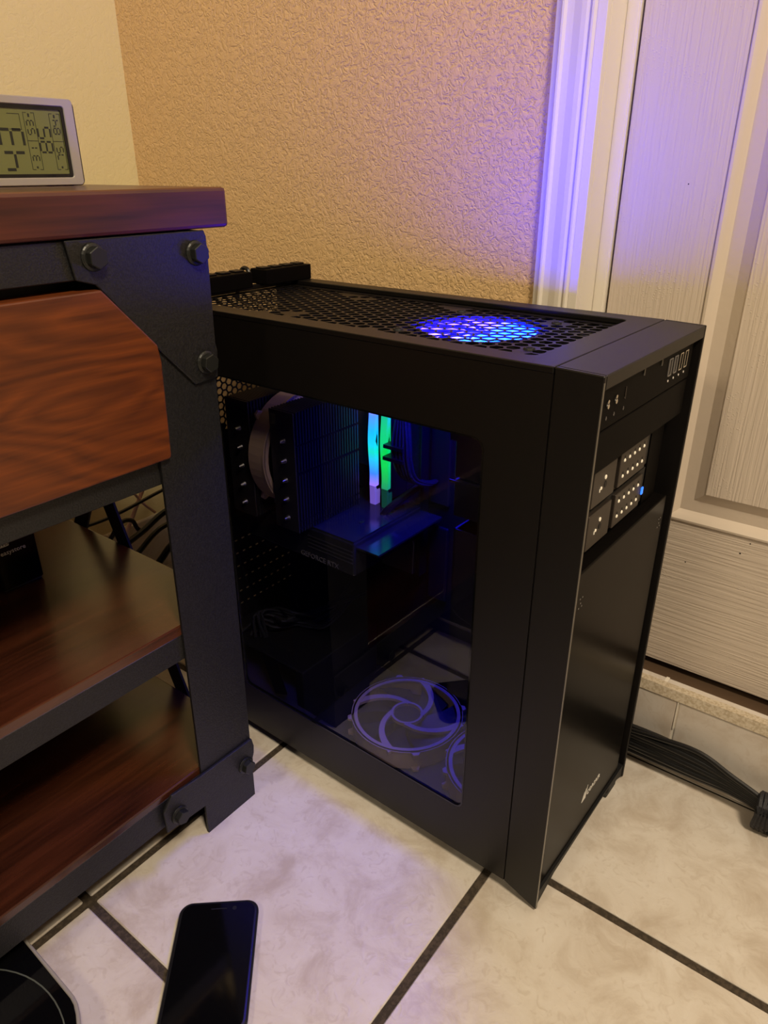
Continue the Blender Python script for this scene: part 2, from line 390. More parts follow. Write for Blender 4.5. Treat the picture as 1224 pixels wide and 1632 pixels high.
# base tiles on the back wall and on the left wall
BH = .113
def base_tiles(name, horiz):
    if horiz: root = MB().box(XL, FX1, YW + .0012, YP, 0, BH - .001).build(name, GROUTL)
    else: root = MB().box(XL, XL + .0088, FY0, YW, 0, BH - .001).build(name, GROUTL)
    struct(root)
    s = .0425 if horiz else .12
    k = -12
    while k < 12:
        a, e = s + k * .3045 + .0012, s + (k + 1) * .3045 - .0012
        lo, hi = (XL + .010, FX1) if horiz else (FY0, YW - .002)
        a, e = max(a, lo), min(e, hi); k += 1
        if e - a < .01: continue
        b = MB().box(a, e, YW, YW + .006, .002, BH) if horiz else MB().box(XL + .004, XL + .010, a, e, .002, BH)
        b.build('tile', BASET, root, bevel=.0016)
        if horiz and a > -.6: MB().box(a - .0020, a - .0004, YW - .0010, YW + .003, .070, BH - .001).build('grout_bead', GROUTL, root)
base_tiles('baseboard_back', True)
base_tiles('baseboard_left', False)

# door casing: moulded profile, mitred simply at the top
casing = struct(bpy.data.objects.new('trim_1', None)); C.objects.link(casing)
prof = [(0, 0), (0, .007), (.006, .009), (.0085, .0125), (.0105, .0125), (.0125, .009), (.020, .0095), (.029, .0125), (.034, .013), (.038, .0115), (.0405, .0145), (.0425, .0145), (.045, .011), (.054, .010), (.054, 0)]
def casing_piece(x, sgn, name):
    b = MB(); b.prism([(x + sgn * p, YP - d) for p, d in prof], 2, .098, DTOP + .02)
    return b.build(name, TRIMW, casing)
casing_piece(-.1998, 1, 'casing_board'); casing_piece(DX1 + .054, -1, 'casing_board')
MB().prism([(YP - d, DTOP + .055 - p) for p, d in prof], 0, -.199, DX1 + .054).build('casing_board', TRIMW, casing)
# jambs, stop
jamb = struct(bpy.data.objects.new('trim_2', None)); C.objects.link(jamb)
JF = .325
MB().box(DX0 - .012, DX0 - .0006, YP - .0070, YP + .10, .100, DTOP + .012).build('jamb_board', GROUTL, jamb)
MB().box(DX0 - .010, DX0, YP - .0120, YP - .0022, .100, DTOP + .012).build('jamb_board', TRIMW, jamb, bevel=.0006)
MB().box(DX0 - .010, DX0, YP - .0016, YP + .10, .100, DTOP + .012).build('jamb_board', TRIMW, jamb, bevel=.0006)
for a, e in ((DX1, DX1 + .012),):
    MB().box(a, e, YP - .0095, YP + .10, .100, DTOP + .012).build('jamb_board', TRIMW, jamb, bevel=.001)
MB().box(DX0, DX1, YP - .0095, YP + .10, DTOP, DTOP + .012).build('jamb_board', TRIMW, jamb, bevel=.001)
MB().box(DX0, DX0 + .0125, JF, YP + .09, .100, DTOP).build('stop_strip', TRIMW, jamb, bevel=.001)
MB().box(DX0 + .0125, DX0 + .0142, JF + .001, YP + .09, .100, DTOP).build('stop_strip', TRIMW, jamb)
MB().box(DX1 - .0125, DX1, JF, YP + .09, .100, DTOP).build('stop_strip', TRIMW, jamb, bevel=.001)
# sill: dirty caulk strip over the tiles, metal threshold behind it
sill = struct(bpy.data.objects.new('trim_3', None)); C.objects.link(sill)
b = MB()
pts = []
for k in range(81):
    x = -.55 + k * .03
    pts.append((x, .1262 + random.uniform(-.0007, .0007)))
for (xa, za), (xb, zb) in zip(pts, pts[1:]):
    b.prism([(YW - .0015, BH), (YW + .0115, BH), (YW + .0115, (za + zb) / 2), (YW + .001, (za + zb) / 2)], 0, xa, xb)
b.build('caulk_strip', SILLW, sill)
MB().box(DX0, DX1, YP, YP + .016, .098, .1225).build('sill_tile', BASET, sill, bevel=.002)
MB().box(DX0, DX1, YP + .017, YP + .10, .098, .1165).build('metal_threshold', SILLM, sill, bevel=.002)
MB().box(.018, .022, YP - .0002, YP + .0162, .1215, .1228).build('threshold_joint', GROUTL, sill)

# door: stiles, rails, raised panels
DF = JF + .003; DB = DF + .040
door = struct(bpy.data.objects.new('door_1', None)); C.objects.link(door)
dx0, dx1, dz0, dz1 = DX0 + .0166, DX1 - .015, .1275, DTOP - .004
px = [(-.0245, .255), (.325, .585)]
pz = [(.3265, .93), (1.08, 1.95)]
MB().box(dx0, px[0][0], DF, DB, dz0, dz1).build('stile', DOOR_V, door, bevel=.0012)
MB().box(px[0][1], px[1][0], DF, DB, dz0, dz1).build('stile', DOOR_V, door)
MB().box(px[1][1], dx1, DF, DB, dz0, dz1).build('stile', DOOR_V, door, bevel=.0012)
for k, (za, zb) in enumerate([(dz0, pz[0][0]), (pz[0][1], pz[1][0]), (pz[1][1], dz1)]):
    for xa, xb in px:
        MB().box(xa, xb, DF + .00005, DB, za, zb).build('rail', DOOR_H, door)
def rect(x0, x1, z0, z1): return [(x0, z0), (x1, z0), (x1, z1), (x0, z1)]
for xa, xb in px:
    for za, zb in pz:
        # ogee bead then groove then raised field
        b = MB()
        lev = [(0, 0), (.0015, -.0022), (.004, -.0028), (.0065, -.0008), (.0095, .0030), (.0125, .0075), (.013, .0078)]
        R_ = [[b.bm.verts.new((x, DF + d, z)) for x, z in rect(xa + i, xb - i, za + i, zb - i)] for i, d in lev]
        for A, B in zip(R_, R_[1:]):
            for k in range(4): b.bm.faces.new((A[k], A[(k + 1) % 4], B[(k + 1) % 4], B[k]))
        b.build('moulding', DOOR_S, door, smooth=True)
        g = .0125
        b = MB()
        lev = [(g, .0078), (g + .014, .0082), (g + .026, .0025)]
        R_ = [[b.bm.verts.new((x, DF + d, z)) for x, z in rect(xa + i, xb - i, za + i, zb - i)] for i, d in lev]
        for A, B in zip(R_, R_[1:]):
            for k in range(4): b.bm.faces.new((A[k], A[(k + 1) % 4], B[(k + 1) % 4], B[k]))
        b.build('panel_groove', GROOVE, door)
        i = g + .026
        MB().box(xa + i, xb - i, DF + .0015, DB, za + i, zb - i).build('panel', DOOR_V, door, bevel=.001)

for x, z, q in ((.0640, .3060, .0010), (.0720, .3210, .0008), (.0080, .2760, .0008), (-.060, .690, .0007)):
    b = MB(); b.cyl((x, DF - .0002, z), 1, q, .0006, 8); b.build('paint_pit', BLACK, door)

# ================================================================== DESK
XD = -.351
desk = thing('desk', 'dark wood and black iron desk with a drawer and two shelves, left of the computer', 'desk', (-.60, -.5, 0))
DYR, DYL = -.031, -1.15       # tabletop right and left edges
MB().box(-.90, XD + .004, DYL, DYR, .6585, .691).build('tabletop', WOOD_TOP, desk, bevel=.003)
LT = .003
def leg(yo, yi, xf, xs, sk):
    """angle-iron post: face plate + flange; yo outer edge, yi inner edge at the foot, sk widening to the top"""
    b = MB()
    top = .657
    s = 1 if yo > yi else -1
    b.prism([(yo, 0), (yo + sk, top), (yi + sk * 1.2, top), (yi, 0)], 0, xf - LT, xf)
    d = -1 if xs < 0 else 1
    x0, x1 = sorted((xf - LT, xf + d * .075))
    b.prism([(yo, 0), (yo + sk, top), (yo + sk - s * LT, top), (yo - s * LT, 0)], 0, x0, x1)
    return b.build('leg', IRON, desk)
leg(-.0665, -.140, XD, -1, .008)
leg(-1.08, -1.005, XD, -1, 0)
leg(-.0665, -.140, -.865, 1, .008)
leg(-1.08, -1.005, -.865, 1, 0)
# rails and plates (front)
def bar(name, x0, x1, y0, y1, z0, z1, m=IRON): return MB().box(x0, x1, y0, y1, z0, z1).build(name, m, desk, bevel=.0008, seg=1)
bar('top_rail', XD - .035, XD - .0005, -1.02, -.120, .6285, .6575)
bar('drawer_rail', XD - .030, XD - .004, -1.02, -.120, .4415, .4665)
for zt, zb, zr in ((.2875, .2755, .2465), (.0985, .0885, .0535)):
    bar('shelf_rail', XD - .024, XD - .0035, -1.02, -.120, zr, zb + .001)
    MB().box(-.835, XD - .0032, -1.02, -.0660, zb, zt).build('shelf', WOOD_SH, desk, bevel=.0015)
    bar('shelf_rail', -.862, -.838, -1.02, -.120, zr, zb + .012)
    bar('side_rail', -.84, XD - .03, -.0715, -.0690, zr, zb)
bar('top_rail', -.862, -.838, -1.02, -.120, .6285, .6575)
bar('side_rail', -.84, XD - .03, -.0650, -.0610, .6285, .6575)
bar('side_rail', -.84, XD - .03, -.0650, -.0610, .4415, .4665)
# drawer
bar('gap_filler', -.84, XD - .040, -1.02, -.090, .622, .657, BLACK)  # filler added to keep the gap above the drawer dark
drawer_front = [(-.900, .6185), (-.168, .6205), (-.1235, .5700), (-.1215, .5550), (-.1245, .4700), (-.1265, .4675), (-.900, .4675)]
dr = MB().prism(drawer_front, 0, XD - .020, XD + .006).build('drawer_front', WOOD_DR, desk, bevel=.0022)
child_base(dr, desk)
MB().box(XD - .034, XD - .031, -1.0, -.078, .462, .640).build('light_block_panel', BLACK, desk)  # black sheet added behind the drawer to block light through the slit
MB().box(-.80, XD - .035, -.88, -.140, .475, .615).build('drawer_box', WOOD_SH, desk)
# gusset plates and bolts
MB().prism([(-.190, .6575), (-.0595, .6575), (-.0575, .652), (-.0575, .6450), (-.0555, .6400), (-.0575, .633), (-.0590, .5600), (-.0575, .553), (-.0600, .5290), (-.0860, .5270), (-.1215, .5660), (-.1700, .6240), (-.1860, .6290)], 0, XD, XD + .0035).build('gusset_plate', IRON, desk, bevel=.0007, seg=1)
MB().prism([(-.0655, .0905), (-.0630, .078), (-.0640, .068), (-.0665, .062), (-.0665, .0465), (-.1405, .0465), (-.1935, .0510), (-.1940, .0810), (-.1815, .0965), (-.1410, .0925)], 0, XD, XD + .0035).build('bracket_plate', IRON, desk, bevel=.0007, seg=1)
def bolt(y, z, s=1.0, rot=.3):
    b = MB(); b.cyl((XD + .0035, y, z), 0, .0125 * s, .0018, 20, .0118 * s)
    b.cyl((XD + .0053, y, z), 0, .0118 * s, .0010, 20, .0105 * s)
    pts = [(y + .0098 * s * math.cos(rot + PI / 3 * k), z + .0098 * s * math.sin(rot + PI / 3 * k)) for k in range(6)]
    b.prism(pts, 0, XD + .0055, XD + .0125)
    o = b.build('bolt', BOLT, desk, bevel=.0006, seg=1); return o
for y, z, r in ((-.1690, .6445, .52), (-.0710, .6395, .52), (-.0725, .5450, .3), (-.0790, .0600, .2), (-.1760, .0645, .7)): bolt(y, z, .86, r)
for y, z, r in ((-.985, .6445, .52), (-1.06, .0600, .2)): bolt(y, z, .86, r)
# crossed flat bars on the right end frame
def brace(xa, za, xb, zb, y):
    d = Vector((xb - xa, 0, zb - za)).normalized(); n = Vector((-d.z, 0, d.x)) * .0125
    MB().prism([(xa + n.x, za + n.z), (xb + n.x, zb + n.z), (xb - n.x, zb - n.z), (xa - n.x, za - n.z)], 1, y, y + .003).build('cross_brace', IRON, desk)
brace(-.700, .640, -.452, .012, -.0610)
brace(-.452, .640, -.800, .040, -.0575)

# things on the desk ------------------------------------------------------------------
# weather clock, standing on its side on the tabletop
XC = -.50
clock = thing('clock', 'silver digital weather clock with olive display, standing on its side on the desk top', 'clock', (XC, -.12, .691))
def rrect(y0, y1, z0, z1, r, n=5):
    out = []
    for cx_, cz_, a in ((y1 - r, z1 - r, 0), (y0 + r, z1 - r, PI / 2), (y0 + r, z0 + r, PI), (y1 - r, z0 + r, 1.5 * PI)):
        for k in range(n + 1):
            t = a + PI / 2 * k / n; out.append((cx_ + r * math.cos(t), cz_ + r * math.sin(t)))
    return out
cy0, cy1, cz0, cz1 = -.185, -.0700, .6918, .7625
MB().prism(rrect(cy0 - .001, cy1 + .003, cz0 - .0005, cz1 - .001, .005), 0, XC - .018, XC - .004).build('back_shell', BLACK, clock)
MB().ringprism(rrect(cy0, cy1, cz0, cz1, .0035), rrect(cy0 + .008, cy1 - .0095, cz0 + .0065, cz1 - .0065, .0022), 0, XC - .005, XC).build('bezel', SILVP, clock, bevel=.0006, seg=1)
MB().ringprism(rrect(cy0 + .0075, cy1 - .009, cz0 + .006, cz1 - .006, .0022), rrect(cy0 + .011, cy1 - .0125, cz0 + .0095, cz1 - .0095, .0012), 0, XC - .005, XC - .0012).build('inner_frame', GLOSSB, clock)
disp = MB().prism(rrect(cy0 + .0105, cy1 - .012, cz0 + .009, cz1 - .009, .001), 0, XC - .005, XC - .0022).build('display', LCD, clock)
child_base(disp, clock)
SEG = {'0': 'abcdef', '1': 'bc', '2': 'abged', '3': 'abgcd', '4': 'fgbc', '5': 'afgcd', '6': 'afgedc', '7': 'abc', '8': 'abcdefg', '9': 'abcdfg'}
def digits(b, s, y, z, h, wd, t):
    """seven-segment text turned a quarter turn: reads bottom to top, glyph tops to the left (-Y)"""
    # u = reading direction (+z), v = glyph up (-y)
    for ch in s:
        def pt(u, v): return (y - v, z + u)
        segs = {'a': (0, h, wd, h), 'b': (wd, h, wd, h / 2), 'c': (wd, h / 2, wd, 0), 'd': (0, 0, wd, 0), 'e': (0, 0, 0, h / 2), 'f': (0, h / 2, 0, h), 'g': (0, h / 2, wd, h / 2)}
        for k in SEG[ch]:
            u0, v0, u1, v1 = segs[k]
            (ya, za), (yb, zb) = pt(u0, v0), pt(u1, v1)
            e = t * .62
            if abs(ya - yb) < 1e-6: b.box(XC - .0022, XC - .0020, ya - t / 2, ya + t / 2, min(za, zb) + e, max(za, zb) - e)
            else: b.box(XC - .0022, XC - .0020, min(ya, yb) + e, max(ya, yb) - e, za - t / 2, za + t / 2)
        z += wd + t * 1.9
R0 = cy1 - .0150
b = MB()
digits(b, '75', R0, .7125, .0062, .0046, .0009); digits(b, '84', R0, .7340, .0062, .0046, .0009)
digits(b, '85', R0 - .0100, .7190, .0115, .0085, .0015)
digits(b, '31', R0 - .0245, .7115, .0060, .0046, .0009); digits(b, '53', R0 - .0245, .7330, .0060, .0046, .0009)
digits(b, '43', R0 - .0360, .7050, .0210, .0135, .0023)
for ya, yb, za, zb in ((R0 - .047, R0 - .036, .7485, .7489), (R0 - .047, R0 - .036, .7365, .7369), (R0 - .0364, R0 - .036, .7365, .7489)): b.box(XC - .0022, XC - .0020, ya, yb, za, zb)
b.build('display_digits', INK, disp)
b = MB()
for yy in (R0 + .0016, R0 - .0085, R0 - .0225, R0 - .0325):
    b.box(XC - .0022, XC - .0020, yy - .0002, yy + .0002, .7050, .7500)
for ya in (R0 - .0085, R0 - .0325):
    for zz in (.7050, .7500, .7280): b.box(XC - .0022, XC - .0020, ya, ya + .0101 if zz == .728 else ya + .003, zz - .0002, zz + .0002)
    for zz in (.7050, .7500): b.box(XC - .0022, XC - .0020, ya + .0071, ya + .0101, zz - .0002, zz + .0002)
for zz, hh in ((.7068, .0008), (.7480, .0013)):
    b.box(XC - .0022, XC - .0020, R0 - .0045, R0 - .0030, zz - hh, zz + hh); b.box(XC - .0022, XC - .0020, R0 - .0285, R0 - .0270, zz - hh, zz + hh)
b.build('display_lines', INK, disp)
MB().box(XC - .016, XC - .003, cy0 + .01, cy0 + .03, .691, .6925).build('foot', BLACK, clock)
MB().box(XC - .016, XC - .003, cy1 - .03, cy1 - .01, .691, .6925).build('foot', BLACK, clock)

# external hard drive on the middle shelf
XH = -.556
drive = thing('external_hard_drive', 'black upright external hard drive on the middle shelf of the desk', 'hard drive', (XH - .06, -.188, .2875))
MB().box(XH - .13, XH, -.212, -.166, .2895, .45).build('body', GLOSSB, drive, bevel=.002)
MB().box(XH - .128, XH - .002, -.210, -.168, .2878, .2905).build('foot', RUBBER, drive)
lg = MB().prism(rrect(-.208, -.1955, .3405, .3475, .0012), 0, XH, XH + .0004).build('logo_plate', WHITEI, drive, )
child_base(lg, drive)
text('logo_lettering', 'WD', .0062, BLACK, lg, (XH + .0005, -.2065, .3418), (0, 1, 0), (0, 0, 1), .0002)
text('lettering', 'easystore', .0072, WHITEI, drive, (XH + .0003, -.2065, .3310), (0, 1, 0), (0, 0, 1), .0002)

# cables behind the desk
def cable(pts, r, label, grp=None, m=CABLE, name='cable'):
    b = MB(); b.tube(spline(pts, 7), r, 8)
    return tag(b.build(name, m, smooth=True), label, 'cable', grp)
G1 = 'black cables behind the desk'
cable([(-.76, -.40, .262), (-.755, -.20, .240), (-.75, -.02, .229), (-.75, .048, .228), (-.75, .135, .238), (-.72, .20, .26)], .0028, 'thin black cable, topmost of the cables behind the desk', G1)
cable([(-.79, -.03, .150), (-.75, .030, .170), (-.75, .085, .182), (-.75, .134, .200), (-.72, .19, .222)], .0052, 'thickest black cable behind the desk, at mid height', G1)
cable([(-.757, -.02, .176), (-.757, .030, .186), (-.757, .050, .204), (-.757, .064, .209), (-.757, .078, .203), (-.757, .084, .188), (-.757, .094, .176)], .0036, 'black cable bent into a small loop behind the desk', G1)
cable([(-.762, .01, .105), (-.762, .05, .126), (-.762, .085, .145), (-.762, .115, .163), (-.762, .14, .170), (-.762, .19, .172)], .0045, 'black cable arching low behind the desk, above the bottom one', G1)
cable([(-.745, .02, .050), (-.745, .07, .092), (-.745, .111, .124), (-.745, .138, .142), (-.745, .18, .150)], .0058, 'lowest black cable behind the desk', G1)
cable([(-.775, .03, .110), (-.775, .068, .168), (-.775, .098, .212), (-.775, .129, .262), (-.775, .15, .32)], .0032, 'pale pinkish cable running up steeply behind the desk', None, PALEC)
cable([(-.768, .06, .282), (-.768, .086, .256), (-.768, .109, .219), (-.768, .128, .196)], .0022, 'thin pale cable crossing in front of the pinkish one behind the desk', None, PALEC)

# ================================================================== COMPUTER TOWER (local axes: x back-front, y left-right, z up)
H, W, D = .572, .237, .5365
TW = -.0199
pc = thing('computer_tower', 'large black computer tower with an acrylic side window and glowing coloured lights inside', 'computer', (0, 0, 0), None, TW)
SX = -.039
# side panel with window
wx0, wx1, wz0, wz1 = -.438, -.0955, .0835, .503
def ring_pts(outer, inner_r):
    return outer
inner = rrect(wx0, wx1, wz0, wz1, .010, 6)
def match(inner, x0, x1, z0, z1):
    out = []
    cx_, cz_ = (x0 + x1) / 2, (z0 + z1) / 2
    n = len(inner) // 4
    for q, (X, Z) in enumerate(((x1, z1), (x0, z1), (x0, z0), (x1, z0))):
        for k in range(n):
            # walk round the corner
            f = k / (n - 1)
            px_, pz_ = inner[q * n + k]
            if q == 0: p = (X, min(z1, pz_ + (z1 - pz_) * min(1, f * 2))) if f <= .5 else (px_ + (X - px_) * (1 - (f - .5) * 2), Z)
            elif q == 1: p = (px_ + (X - px_) * min(1, f * 2), Z) if f <= .5 else (X, pz_ + (Z - pz_) * (1 - (f - .5) * 2))
            elif q == 2: p = (X, pz_ + (Z - pz_) * min(1, f * 2)) if f <= .5 else (px_ + (X - px_) * (1 - (f - .5) * 2), Z)
            else: p = (px_ + (X - px_) * min(1, f * 2), Z) if f <= .5 else (X, pz_ + (Z - pz_) * (1 - (f - .5) * 2))
            out.append(p)
    return out
outer = match(inner, -D, SX - .0006, .018, H - .0055)
MB().ringprism(outer, inner, 1, 0.0, .0015).build('side_panel', CASE, pc)
MB().prism(rrect(wx0 - .008, wx1 + .008, wz0 - .008, wz1 + .008, .012), 1, .0016, .0046).build('window', ACRYL, pc)
o2 = rrect(wx0 - .0005, wx1 + .0005, wz0 - .0005, wz1 + .0005, .0105); i2 = rrect(wx0 + .0012, wx1 - .0012, wz0 + .0012, wz1 - .0012, .009)
MB().ringprism(o2, i2, 1, -.0004, .0016).build('window_edge', GLOSSB, pc)
MB().box(-D, SX - .0006, W - .0015, W, .018, H - .0055).build('side_panel', CASE, pc)
FROST = bpy.data.materials.new('frosted_acrylic_edge'); FROST.use_nodes = True
_n, _l = FROST.node_tree.nodes, FROST.node_tree.links; _t = _n.new('ShaderNodeBsdfTranslucent'); _t.inputs[0].default_value = (.7, .7, .75, 1)
_l.new(_t.outputs[0], _n['Material Output'].inputs[0])
MB().box(wx0, wx1 - .012, .0050, .0064, wz1 - .0022, wz1 + .001).build('lit_edge', FROST, pc)
# top shell with recess
tr = rrect(-.528, -.067, .024, .2135, .008, 6)
MB().ringprism(match(tr, -D, SX - .0006, 0.0, W), tr, 2, H - .0055, H).build('top_panel', CASE, pc, bevel=.0009, seg=2)
MB().ringprism(match(rrect(-.519, -.0775, .040, .2045, .003, 6), -.530, -.065, .022, .2155), rrect(-.519, -.0775, .040, .2045, .003, 6), 2, H - .0068, H - .0058).build('grille_border', CASE, pc)
screws = [(-.2335, .063), (-.238, .181), (-.128, .184), (-.095, .066), (-.376, .063), (-.376, .181)]
def skip(u, v):
    for a, c in screws:
        if (u - a) ** 2 + (v - c) ** 2 < .011 ** 2: return True
    for a in (-.262, -.405):
        if abs(u - a) < .017 and (v > .192 or v < .052): return True
    return False
b = MB(); honeycomb(b, -.525, -.070, .0345, .2095, .01435, .0068, lambda u, v, t: (u, v, H - .0064 - t), .0012, skip)
b.build('top_grille', CASE, pc)
for x, y in screws[:4]:
    b = MB(); b.cyl((x, y, H - .0064), 2, .0052, .0016, 14, .0046); b.cyl((x, y, H - .0049), 2, .0028, .0006, 8); b.build('grille_screw', BLACK, pc)
# rear, bottom
b = MB(); honeycomb(b, .045, .195, .395, .530, .0096, .0043, lambda u, v, t: (-D + .001 + t, u, v), .001, lambda u, v: (u - .12) ** 2 + (v - .462) ** 2 > .0675 ** 2)
b.box(-D, -D + .001, 0.0015, .046, .0180, H - .006); b.box(-D, -D + .001, .194, W - .0015, .018, H - .006)
honeycomb(b, .050, .192, .5330, .5600, .0096, .0043, lambda u, v, t: (-D + .001 + t, u, v), .001); b.box(-D, -D + .001, .046, .194, .526, .5345); b.box(-D, -D + .001, .046, .194, .2415, .396)
b.box(-D, -D + .001, .046, .194, .018, .120)
b.build('rear_panel', STEELIN, pc)
# expansion-slot covers with punched vents
for k in range(6):
    z = .1285 + k * .0205
    b = MB()
    ys = [.046 + i * .0123 for i in range(13)]
    b.box(-D, -D + .001, .046, .194, z - .0085, z - .0013); b.box(-D, -D + .001, .046, .194, z + .0013, z + .0120)
    for i in range(12): b.box(-D, -D + .001, ys[i] + .0050, ys[i] + .0123, z - .002, z + .002)
    b.build('slot_cover', STEELIN, pc)
MB().box(-D, SX, .0015, W - .0015, .018, .0195).build('bottom_panel', STEELIN, pc)
for x in (-.075, -.50):
    for y in (.022, .185):
        MB().box(x, x + .05, y, y + .032, 0, .018).build('foot', RUBBER, pc, bevel=.002)
MB().box(SX - .005, SX + .004, .0015, .0060, .020, .565).build('seam_light_block', BLACK, pc)  # unseen strips added behind the seams to stop light leaking out
MB().box(SX - .005, SX + .004, .002, W - .002, .561, .5655).build('seam_light_block', BLACK, pc)
# front bezel ------------------------------------------------------
for y0, y1 in ((0, .0042), (W - .0042, W)):
    MB().prism([(SX, .0175), (0, .0035), (0, H - .001), (SX, H)], 1, y0, y1).build('bezel_side', CASE, pc, bevel=.0008, seg=1)
MB().prism([(SX, H), (0, H - .001), (0, H - .0125), (SX, H - .0125)], 1, .0042, W - .0042).build('bezel_top', CASE, pc, bevel=.0008, seg=1)
MB().box(-.0012, .0003, .0004, .0016, .006, H - .006).build('bezel_highlight', EDGE, pc)  # grey metallic strip set in as the highlight along the bevel
MB().box(SX, -.024, .0042, W - .0042, .018, H - .0125).build('front_backing', BLACK, pc)
MB().prism([(.0042, .0045), (.044, .0165), (.194, .0215), (W - .0042, .0045), (W - .0042, .0235), (.0042, .0235)], 0, -.012, -.0015).build('bezel_skirt', BLACK, pc)
MB().box(-.030, -.003, .1900, .2200, 0, .0080).build('foot', RUBBER, pc, bevel=.002)
MB().box(-.030, -.002, .1900, .2320, .0080, .0225).build('foot_mount', BLACK, pc, bevel=.002)
io = MB().box(-.024, -.005, .0095, .2225, .5235, H - .0135).build('front_io_panel', CASEF, pc, bevel=.0008, seg=1)
MB().box(-.024, -.0055, .0095, .2225, .4875, .5225).build('bay_cover', CASEF, pc, bevel=.0008, seg=1)
for y, z in ((.0255, .5435), (.0410, .5440)):
    b = MB(); b.cyl((-.0052, y, z), 0, .0030, .0006, 16); b.build('audio_jack', BLACK, io)
    b = MB(); b.cyl((-.0046, y, z - .0015), 0, .0019, .0006, 12); b.cyl((-.0046, y, z + .0022), 0, .0016, .0004, 10); b.build('jack_lining', SILVER, io)
MB().box(-.0050, -.0045, .0590, .0600, .5400, .5500).box(-.0050, -.0045, .0575, .0600, .5410, .5418).build('reset_button', PLATE, io)
for k, y in enumerate((.0255, .0405, .0595)):
    b = MB(); b.box(-.0050, -.0047, y - .0012, y + .0012, .5320, .5324); b.box(-.0050, -.0047, y - .0004, y + .0004, .5310, .5340); b.build('port_symbol', GREYI, io)
for k, y in enumerate((.1620, .1760, .1900, .2040)):
    up_ = MB(); up_.ringprism(rrect(y - .0042, y + .0042, .5370, .5530, .0008, 2), rrect(y - .0030, y + .0030, .5380, .5520, .0005, 2), 0, -.0055, -.0042)
    u = up_.build('usb_port', SILVER if k > 1 else GREYI, io)
    MB().box(-.0052, -.0047, y - .0018, y + .0006, .5390, .5510).build('port_tongue', BLACK if k > 1 else PLATE, io)
    b = MB(); b.cyl((-.0050, y, .5325), 0, .0011, .0004, 8); b.build('port_symbol', WHITEI, io)
for y in (.0920, .1330):
    b = MB(); b.box(-.0052, -.0040, y - .005, y + .004, .5575, .5585); b.box(-.0052, -.0040, y + .0030, y + .0040, .5515, .5585); b.build('latch_tab', EDGE, io)
# bay zone
MB().box(-.024, -.014, .0042, .027, .405, .4865).build('bay_frame', CASEF, pc)
MB().box(-.024, -.014, .172, .206, .405, .4865).build('bay_frame', CASEF, pc)
for k, (za, zb) in enumerate(((.4500, .4835), (.4105, .4445))):
    bay = MB().box(-.141, -.0165, .0290, .1700, za - .0015, zb + .0015).build('drive_bay', CAGE if k == 0 else CAGE, pc, bevel=.0006, seg=1)
    MB().box(-.0165, -.0145, .0300, .1690, za - .0008, zb + .0008).build('bay_face', BLACK, bay)
    MB().box(-.0150, -.0105, .0330, .0800, za + .0005, zb - .0005).build('lock_plate', PLATE, bay, bevel=.0006, seg=1)
    b = MB(); b.cyl((-.0106, .0570, (za + zb) / 2 + .006), 0, .0019, .0007, 10); b.cyl((-.0106, .0500, (za + zb) / 2 - .002), 0, .0014, .0007, 10); b.box(-.0106, -.0101, .0470, .0480, (za + zb) / 2 - .005, (za + zb) / 2 - .002); b.build('lock_mark', DOT, bay)
    b = MB(); b.cyl((-.0106, .0585, (za + zb) / 2 - .001), 0, .0028, .0005, 12); b.build('keyhole', BLACK, bay)
    MB().box(-.0150, -.0110, .0900, .1540, za + .0005, zb - .0005).build('vent_plate', PLATE, bay, bevel=.0006, seg=1)
    for r in range(2):
        for q in range(5):
            y = .0990 + q * .0115; z = (za + zb) / 2 + .0078 - r * .0150
            b = MB(); b.cyl((-.0112, y, z), 0, .0019, .0009, 10, .0012); b.build('vent_stud', DOT, bay)
            b = MB(); b.cyl((-.0112, y, z + .0032), 0, .0014, .0004, 8); b.build('vent_stud_shadow', BLACK, bay)  # black disc drawn in as the dark shadow at each stud
    if k == 1: MB().box(-.0110, -.0098, .1555, .1590, .4220, .4290).build('status_light', BLUELED, bay)
# lower door
fd = MB().box(-.022, -.004, .0110, .2190, .0240, .4010).build('front_door', DOORF, pc, bevel=.0012, seg=2)
for y, z in ((.0215, .3690), (.2085, .3730)):
    b = MB()
    for dy, dz in ((-.003, -.004), (.003, -.004), (0, 0), (-.002, .005), (.003, .005)): b.cyl((-.0041, y + dy, z + dz), 0, .0009, .0003, 6)
    b.build('door_mark', GREYI, fd)
b = MB()
for k, (a, h) in enumerate(((0, .0105), (.0032, .0125), (.0064, .0150))):
    b.prism([(.1035 + a * 1.1, .0660), (.1035 + a * 1.1 + .0030, .0660), (.1035 + a * 1.1 + .0060, .0660 + h * 1.15)], 0, -.0041, -.0036)
b.build('emblem', WHITEI, fd)
text('lettering', 'CORSAIR', .0088, WHITEI, fd, (-.0038, .1165, .0665), (0, 1, 0), (0, 0, 1), .0002)

